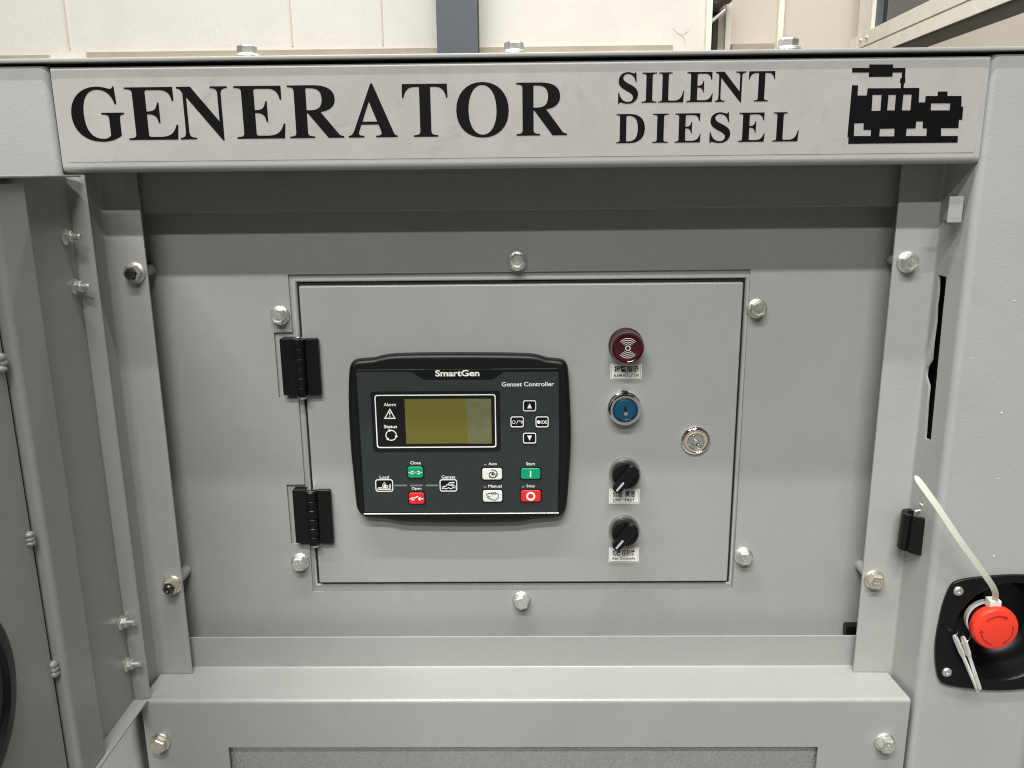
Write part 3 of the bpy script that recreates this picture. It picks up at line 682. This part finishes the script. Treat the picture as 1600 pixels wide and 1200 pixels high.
# alarm lamp
AY_ = DY-.018
ax, az = at(981, 544, AY_+.001)
al = group_at('alarm_buzzer', 981, 544, 'dark red alarm buzzer with sound wave mark')
pr_ = [lathe('case', [(.0160, DY-.0001), (.0160, DY-.004), (.0155, DY-.0045), (.0150, DY-.012), (.0148, AY_+.0012)], ax, az, dark_red_side, None, 40),
       lathe('lens', [(.0149, AY_+.003), (.0149, AY_+.0010), (.0142, AY_), (.0128, AY_+.0004), (.0125, AY_+.0012), (0, AY_+.0010)], ax, az, dark_red, None, 40)]
arcs = []
for a0 in (40, 220):
    for k, rad in enumerate((.0040, .0057, .0074, .0091)):
        arcs.append(stroke([(ax+rad*math.cos(R(a0+i*10)), az+rad*math.sin(R(a0+i*10))) for i in range(11)], .00045))
arcs.append([circ(ax, az, .0024, 20), circ(ax, az, .0017, 20)])
pr_.append(prints('sound_mark', arcs, AY_+.0005, print_white, None)); put(al, *pr_)
# labels
def sticker_at(px0, py0, px1, py1, top, bottom, label, tb=(.10, .90), bb=(.08, .92)):
    Y = DY-.0003; x0, z0 = at(px0, py1, DY); x1, z1 = at(px1, py0, DY)
    root = G(plate('name_sticker', [rr(x0, x1, z0, z1, .0006)], Y, .0002, sticker, None)); root['label'] = label
    wd, h = x1-x0, z1-z0; ps = []
    ps.append(prints('border', [[rr(x0+.0009, x1-.0009, z0+.0009, z1-.0009, .0003), rr(x0+.00112, x1-.00112, z0+.00112, z1-.00112, .0003)]], Y-.0002, print_black, None))
    for s, a, b in top: ps.append(text('lettering', s, x0+wd*a, x0+wd*b, z0+h*.46, z0+h*.88, Y-.0002, print_black, None, .02))
    for s, a, b in bottom: ps.append(text('lettering', s, x0+wd*a, x0+wd*b, z0+h*.15, z0+h*.35, Y-.0002, print_black, None, .02))
    under(root, *ps)
sticker_at(953.5, 568, 1003, 592.5, [('报警指示', .12, .90)], [('ALARM INDICATION', .10, .90)], 'white sticker reading ALARM INDICATION')
sticker_at(951.5, 763.5, 999.5, 787, [('低速', .12, .42), ('高速', .53, .85)], [('LOW', .13, .38), ('FAST', .52, .84)], 'white sticker reading LOW and FAST')
sticker_at(951, 855.5, 998.5, 878.5, [('切换', .11, .40), ('控制器', .43, .87)], [('Key Controlle', .12, .88)], 'white sticker reading Key Controlle')
# key switch
KY_ = DY-.010
kx, kz = at(977, 641, KY_); bx_, bz_ = at(975, 639, DY)
ks = group_at('key_switch', 976, 640, 'chrome key switch with teal lock core')
ps = [lathe('ring', [(.0158, DY), (.0158, DY-.003), (.0150, DY-.0036), (.0150, DY-.0085), (.0138, KY_), (.0120, KY_), (.0108, KY_+.0022), (.0098, KY_+.0025)], kx, kz, chrome, None, 48),
      lathe('core', [(.0100, KY_+.003), (.0100, KY_+.0004), (.0094, KY_-.0002), (0, KY_-.0002)], kx, kz, teal, None, 40),
      plate('keyway', [rr(kx-.0014, kx+.0014, kz-.0045, kz+.0035, .0012)], KY_-.0004, .0008, black_gap, None),
      plate('shutter', [rr(kx-.0010, kx+.0022, kz-.005, kz-.0012, .0009)], KY_-.0006, .0006, chrome, None, .0002, 1),
      box('key_tab', kx-.003, kx+.003, DY-.004, DY-.0005, kz+.0152, kz+.0166, black_plastic, None, .0005)]
put(ks, *ps)
# selector switches
def selector(px, py, bpx, bpy_, label):
    Y1 = DY-.0195; x, z = at(px, py, DY-.012); 
    root = group_at('selector_switch', bpx, bpy_, label)
    ps = [lathe('ring', [(.0148, DY), (.0148, DY-.0040), (.0140, DY-.0052), (.0118, DY-.0055), (.0118, DY-.004)], x, z, mat_ring, None, 48),
          lathe('knob', [(.0124, DY-.0050), (.0130, DY-.0062), (.0130, DY-.0122), (.0124, DY-.0134), (0, DY-.0134)], x, z, black_plastic, None, 48)]
    a = R(232); d = Vector((math.cos(a), math.sin(a))); nrm = Vector((-d.y, d.x))
    # handle: a bar across the knob, pointed at its lower end
    pts = [(-.0128, -.0046), (-.0128, .0046), (-.004, .0050), (.009, .0052), (.0150, .0045), (.0172, .0018), (.0172, -.0018), (.0150, -.0045), (.009, -.0052), (-.004, -.0050)]
    lp_ = [(x+d.x*s+nrm.x*t_, z+d.y*s+nrm.y*t_) for s, t_ in pts]
    ps.append(plate('handle', [smooth_loop(lp_, 3)], Y1, .0085, black_plastic, None, .0018, 3))
    q = [(.0050, -.0010), (.0150, -.0010), (.0156, 0), (.0150, .0010), (.0050, .0010), (.0045, 0)]
    ps.append(plate('pointer', [[(x+d.x*s+nrm.x*t_, z+d.y*s+nrm.y*t_) for s, t_ in q]], Y1-.0003, .0004, pointer_grey, None))
    put(root, *ps)
pointer_grey = mat('pointer_print', srgb(178, 180, 182), .4)
mat_ring = mat('satin_ring', srgb(175, 176, 174), .3, metal=.9)
selector(978, 744, 975, 738, 'black selector knob above the LOW FAST sticker')
selector(977, 834, 975, 832, 'black selector knob above the Key Controlle sticker')
# door lock
lx, lz = at(1087, 689, DY-.002)
dl = group_at('door_lock', 1087, 689, 'round chrome quarter turn lock')
ps = [lathe('rosette', [(.0142, DY), (.0142, DY-.0008), (.0139, DY-.0017), (.0132, DY-.0026), (.0123, DY-.0033), (.0115, DY-.0035), (.0108, DY-.0030), (.0103, DY-.0018)], lx, lz, chrome, None, 48),
      lathe('washer', [(.0108, DY-.001), (.0106, DY-.0022), (.0078, DY-.0022), (.0078, DY-.001)], lx, lz, brass, None, 40),
      lathe('cylinder', [(.0080, DY-.001), (.0080, DY-.0032), (.0074, DY-.0038), (.0045, DY-.0038), (.0040, DY-.0022), (0, DY-.0022)], lx, lz, chrome, None, 36)]
a = R(-60)
for s in (1, -1):
    b0 = (lx+.0052*math.cos(a)*s, lz+.0052*math.sin(a)*s)
    ps.append(plate('wing', [circ(b0[0], b0[1], .0019, 12)], DY-.0046, .002, chrome, None, .0005, 2))
ps.append(plate('post', [circ(lx, lz, .0016, 14)], DY-.005, .003, brass, None, .0004, 2))
put(dl, *ps)

# ------------------------------------------------------------------ emergency stop on the right corner panel
es = empty('emergency_stop', ECX, 0, H+ECZ-.06); G(es); bpy.context.view_layer.update(); es['label'] = 'red mushroom stop button in a black dish'
o0 = [(-.0625, .012), (-.0605, .030), (-.0560, .046), (-.0480, .0515), (-.030, .0545), (0, .0565), (.030, .0545), (.048, .0515), (.056, .046), (.0605, .030), (.0635, 0), (.0605, -.030), (.0585, -.046), (.0500, -.0535), (.030, -.0575), (0, -.0600), (-.030, -.0575), (-.0500, -.0535), (-.0570, -.047), (-.0615, -.030), (-.0635, -.010)]
lp_ = smooth_loop([(ECX+a, ECZ+b) for a, b in o0], 3)
ps = [plate('dish_plate', [lp_, circ(ECX, ECZ, .0490, 56)], -.0035, .0034, black_plastic, None, .0009, 2),
      lathe('dish_bowl', [(.0500, -.0034), (.0490, -.0030), (.0478, -.0010), (.0462, .006), (.0440, .018), (.0410, .026), (.0360, .030), (0, .031)], ECX, ECZ, black_plastic, None, 56)]
bxx, bzz = at(1557, 984, -.014)
ps.append(lathe('collar', [(.0155, .031), (.0155, .008), (.0145, .007), (.0110, .007)], bxx, bzz, black_plastic, None, 36))
ps.append(lathe('shaft', [(.0120, .0085), (.0120, -.004), (.0150, -.006)], bxx, bzz, stop_red, None, 36))
ps.append(lathe('button_head', [(.0140, -.0035), (.0190, -.0040), (.0204, -.0060), (.0208, -.0090), (.0204, -.0120), (.0190, -.0142), (.0165, -.0152), (0, -.0155)], bxx, bzz, stop_red, None, 56))
arr = []
for a0 in (60, 180, 300):
    a0 += 8; rad = .0140; pts = [(bxx+rad*math.cos(R(a0+i*7)), bzz+rad*math.sin(R(a0+i*7))) for i in range(11)]
    arr.append(stroke(pts, .0011)); c = pts[0]; e = R(a0); tx, tz = math.sin(e), -math.cos(e); nx, nz = math.cos(e), math.sin(e)
    arr.append([(c[0]+tx*.0030, c[1]+tz*.0030), (c[0]+nx*.0020, c[1]+nz*.0020), (c[0]-nx*.0020, c[1]-nz*.0020)])
ps.append(prints('turn_arrows', arr, -.01565, stop_red_dark, None, .0003))
for px, py in ((1498, 924), (1480, 1051)):
    x, z = at(px, py, -.0045)
    ps.append(lathe('screw', [(.0045, -.0036), (.0044, -.0046), (.0034, -.0056), (.0012, -.0059), (.0011, -.0050), (0, -.0050)], x, z, zinc, None, 20))
kx, kz = at(1497, 980, .004)
ps.append(lathe('lock_barrel', [(.0100, .030), (.0100, .004), (.0092, .0028), (0, .0028)], kx, kz, black_plastic, None, 28))
put(es, *ps)
# white collar of the cable tie, its head and the long free tail
tie = empty('cable_tie', bxx, -.002, H+bzz); tag(tie, 'white nylon cable tie looped behind the red stop button', 'cable tie'); bpy.context.view_layer.update()
bm = bmesh.new(); n = 40; RI = .0163
prof = [(RI, .0035), (RI+.0016, .0035), (RI+.0016, -.0015), (RI, -.0015)]
rings = []
for k in range(n):
    a = 2*math.pi*k/n; rings.append([bm.verts.new((bxx-.003+r*math.cos(a), y, bzz+.003+r*math.sin(a))) for r, y in prof])
for k in range(n):
    A, B = rings[k], rings[(k+1) % n]
    for i in range(4): bm.faces.new((A[i], A[(i+1) % 4], B[(i+1) % 4], B[i]))
loop_ = fin('loop', bm, nylon_loop_shade)
hx, hz = at(1552, 943, -.005)
head = box('head', hx-.0052, hx+.0052, -.0095, .0010, hz-.004, hz+.0045, nylon, None, .0012)
path = [(1555, 938, -.007), (1555, 926, -.013), (1549, 913, -.019), (1535, 893, -.025), (1500, 845, -.031), (1466, 794, -.032), (1444, 763, -.030), (1430, 744, -.028)]
pts = []
for i in range(len(path)-1):
    for k in range(4):
        t_ = k/4; q = [path[max(0, min(len(path)-1, i+j))] for j in (-1, 0, 1, 2)]
        v = [.5*((2*q[1][c])+(-q[0][c]+q[2][c])*t_+(2*q[0][c]-5*q[1][c]+4*q[2][c]-q[3][c])*t_*t_+(-q[0][c]+3*q[1][c]-3*q[2][c]+q[3][c])*t_**3) for c in range(3)]
        x, z = at(*v); pts.append(Vector((x, v[2], z)))
x, z = at(*path[-1]); pts.append(Vector((x, path[-1][2], z)))
bm = bmesh.new(); rows = []
for i, p in enumerate(pts):
    d = (pts[min(i+1, len(pts)-1)]-pts[max(i-1, 0)]).normalized()
    k = min(1, i/7); sd = Vector((d.z, 0, -d.x)).normalized(); sd = (sd*k+Vector((.35, -.9, 0))*(1-k)*.8).normalized(); nn = d.cross(sd).normalized()
    wd = .0026 if i < len(pts)-3 else (.0025, .0021, .0012)[i-len(pts)+3]
    rows.append([bm.verts.new(p+sd*wd*a+nn*.0006*b) for a, b in ((-1, -1), (1, -1), (1, 1), (-1, 1))])
for A, B in zip(rows, rows[1:]):
    for i in range(4): bm.faces.new((A[i], A[(i+1) % 4], B[(i+1) % 4], B[i]))
bm.faces.new(rows[0]); bm.faces.new(rows[-1][::-1])
tail = fin('tail', bm, nylon, None, 50); under(tie, loop_, head, tail)
# keys on a ring
kr = empty('key_ring', kx, -.002, H+kz-.06); tag(kr, 'two silver keys on a wire ring hanging in the black dish', 'keys'); bpy.context.view_layer.update()
rx, rz = at(1504, 988, -.006)
bm = bmesh.new(); addtube(bm, [(rx+.0075*math.cos(R(a)), -.006-.004*math.sin(R(a*.5)), rz+.0085*math.sin(R(a))-.001) for a in range(150, 400, 10)], .0005, 8); ringo = fin('wire_ring', bm, chrome)
def key(p0, p1, ya, yb, ww):
    (x0, z0), (x1, z1) = at(*p0, ya), at(*p1, yb); A = Vector((x0, ya, z0)); B = Vector((x1, yb, z1)); d = (B-A); L_ = d.length; d.normalize()
    sd = Vector((.45, -.9, 0)); sd = (sd-d*sd.dot(d)).normalized(); nn = d.cross(sd)
    bm = bmesh.new(); rows = []
    for s, wd in ((0, .30), (.03, .8), (.10, 1), (.30, 1), (.36, .75), (.38, .45), (.55, .45), (.62, .40), (.7, .46), (.78, .38), (.86, .44), (.95, .38), (1, .15)):
        c = A+d*L_*s; hb = ww*wd/2
        rows.append([bm.verts.new(c+sd*hb*a+nn*.0012*b) for a, b in ((-1, -1), (1, -1), (1, 1), (-1, 1))])
    for P, Q in zip(rows, rows[1:]):
        for i in range(4): bm.faces.new((P[i], P[(i+1) % 4], Q[(i+1) % 4], Q[i]))
    bm.faces.new(rows[0]); bm.faces.new(rows[-1][::-1])
    return fin('key', bm, nickel, None, 30)
k1 = key((1491, 992), (1529, 1082), -.008, -.022, .0044); k2 = key((1504, 994), (1532, 1078), -.007, -.024, .0044)
under(kr, ringo, k1, k2)

# black rubber buffer clipped to the corner of the jamb
x0, z1 = at(1411, 799, .035); x1, z0 = at(1449, 853, .035)
rb = empty('rubber_buffer', (x0+x1)/2, .03, H+z0); tag(rb, 'small black ribbed rubber buffer stuck on the post corner', 'buffer'); bpy.context.view_layer.update()
x0 -= .001; x1 += .002; W_ = x1-x0
o_ = [(0, .036), (-.001, .029), (.002, .0245), (.0045, .0250), (.0055, .0215), (.010, .0185), (.015, .0175), (W_-.002, .0190), (W_, .0235), (W_-.001, .0300), (W_-.004, .0335), (W_-.008, .042), (.006, .042)]
i_ = [(.004, .034), (.0045, .029), (.008, .0235), (.013, .0215), (W_-.0045, .0225), (W_-.0035, .026), (W_-.007, .031), (.010, .036)]
me = curve_mesh([smooth_loop([(x0+a, b) for a, b in o_], 4), smooth_loop([(x0+a, b) for a, b in i_], 4)], (z1-z0)/2, .0004, 1)
bm = bmesh.new(); bm.from_mesh(me); bpy.data.meshes.remove(me); bmesh.ops.remove_doubles(bm, verts=bm.verts, dist=1e-7)
for v in bm.verts: v.co = Vector((v.co.x-.0012*(0 if v.co.z > 0 else 1), v.co.y, (z0+z1)/2+v.co.z-(.0035*(v.co.x-x0)/W_ if v.co.z < 0 else 0)))
blk = fin('block', bm, black_rubber, None, 35)
tx, tz = at(1437, 797, .028)
tw = tube('wire_end', [(tx-.004, .028, tz-.001), (tx+.002, .026, tz+.001), (tx+.001, .024, tz+.005), (tx-.002, .025, tz+.008), (tx+.001, .026, tz+.0105)], .0009, nylon, None, 8)
under(rb, blk, tw)

# ------------------------------------------------------------------ open canopy door on the left
LX = -.3545; SKX = -.3680; ZD0, ZD1 = -.4818, .0002; YE = -.66
cdr = empty('canopy_door', SKX, 0, H+ZD0); G(cdr); bpy.context.view_layer.update(); cdr['label'] = 'left canopy door swung open towards the viewer'
ps = []
bm = bmesh.new(); addbox(bm, SKX-.002, SKX, YE, .0, ZD0, ZD1); ps.append(fin('skin', bm, paint))
bm = bmesh.new(); fl = [(SKX, -.0005), (SKX+.0004, .0012), (LX-.0003, .0052), (LX+.0003, .0036)]
A = [bm.verts.new((a, b, ZD0)) for a, b in fl]; B = [bm.verts.new((a, b, ZD1)) for a, b in fl]
for i in range(4): bm.faces.new((A[i], A[(i+1) % 4], B[(i+1) % 4], B[i]))
bm.faces.new(A); bm.faces.new(B[::-1])
bmesh.ops.bevel(bm, geom=[e for e in bm.edges if abs(e.verts[0].co.z-e.verts[1].co.z) > .1], offset=.0006, segments=2, affect='EDGES')
ps.append(fin('hinge_flange', bm, paint, None, 30))
ps.append(box('top_flange', SKX+.0001, LX, YE, -.0019, ZD1-.0018, ZD1, paint, None, .0005))
ps.append(box('bottom_flange', SKX+.0001, LX, YE, -.0019, ZD0, ZD0+.0018, paint, None, .0005))
# hat stiffener welded to the skin
def hat(y0, y1, zz0, zz1, h):
    pts = [(SKX+.0002, y1), (SKX+h, y1), (SKX+h, y0), (SKX+.0002, y0)]
    lp_ = fillet(pts, .0045, 6); bm = bmesh.new(); A = [bm.verts.new((p.x, p.y, zz0)) for p in lp_]; B = [bm.verts.new((p.x, p.y, zz1)) for p in lp_]
    for i in range(len(lp_)-1): bm.faces.new((A[i], A[i+1], B[i+1], B[i]))
    bm.faces.new(A); bm.faces.new(B[::-1]); return fin('stiffener', bm, paint, None, 30)
ps.append(hat(-.1175, -.076, ZD0+.003, ZD1-.0055, .0100))
gapst = box('seam', SKX+.0001, SKX+.0006, -.1215, -.1182, ZD0+.003, ZD1-.0055, black_gap); ps.append(gapst)
ps.append(box('inner_lining', SKX+.0002, SKX+.0022, YE+.03, -.1216, ZD0+.004, ZD1-.008, paint, None, .0006))
for px, py, s in ((3, 567, .0075), (48, 841, .006), (84, 1046, .0075)):
    y, z = atx(px, py, SKX+.003); bm = bmesh.new()
    for k in range(3):
        mm = Matrix.Translation((SKX+.003, y+random.uniform(-.001, .001), z+(k-1)*s*.55)) @ Matrix.Diagonal((.0034, .0040, s*.42, 1))
        bmesh.ops.create_icosphere(bm, subdivisions=2, radius=1, matrix=mm)
    for v in bm.verts: v.co += Vector((random.uniform(-1, 1), random.uniform(-1, 1), random.uniform(-1, 1)))*.00025
    ps.append(fin('weld_bead', bm, paint, None, 60))
for px, py in ((103, 370), (118, 448), (190, 973), (199, 1038)):
    y, z = atx(px, py, SKX+.001); bm = bmesh.new()
    addlathe(bm, [(0, 0), (.0066, 0), (.0067, -.0008), (.006, -.0014), (.0044, -.002)], 0, 0, 24)
    addlathe(bm, [(.0050, -.0016), (.0050, -.0056), (.0045, -.0062), (.003, -.0062)], 0, 0, 6, random.uniform(0, 1))
    addlathe(bm, [(.0026, -.005), (.0026, -.0118), (.0021, -.0126), (0, -.0126)], 0, 0, 14)
    for v in bm.verts: v.co = Vector((SKX+.0002-v.co.y, y+v.co.x, z+v.co.z))
    ps.append(fin('hinge_nut', bm, zinc, None, 28))
bm = bmesh.new()
cy, cz = -.232, -.335
addlathe(bm, [(.062, 0), (.062, .004), (.058, .006), (.052, .006), (.050, .003), (0, .003)], 0, 0, 48)
for v in bm.verts: v.co = Vector((SKX+.0023+v.co.y, cy+v.co.x, cz+v.co.z*1.15))
ps.append(fin('latch_housing', bm, black_plastic, None, 35))
under(cdr, *ps)
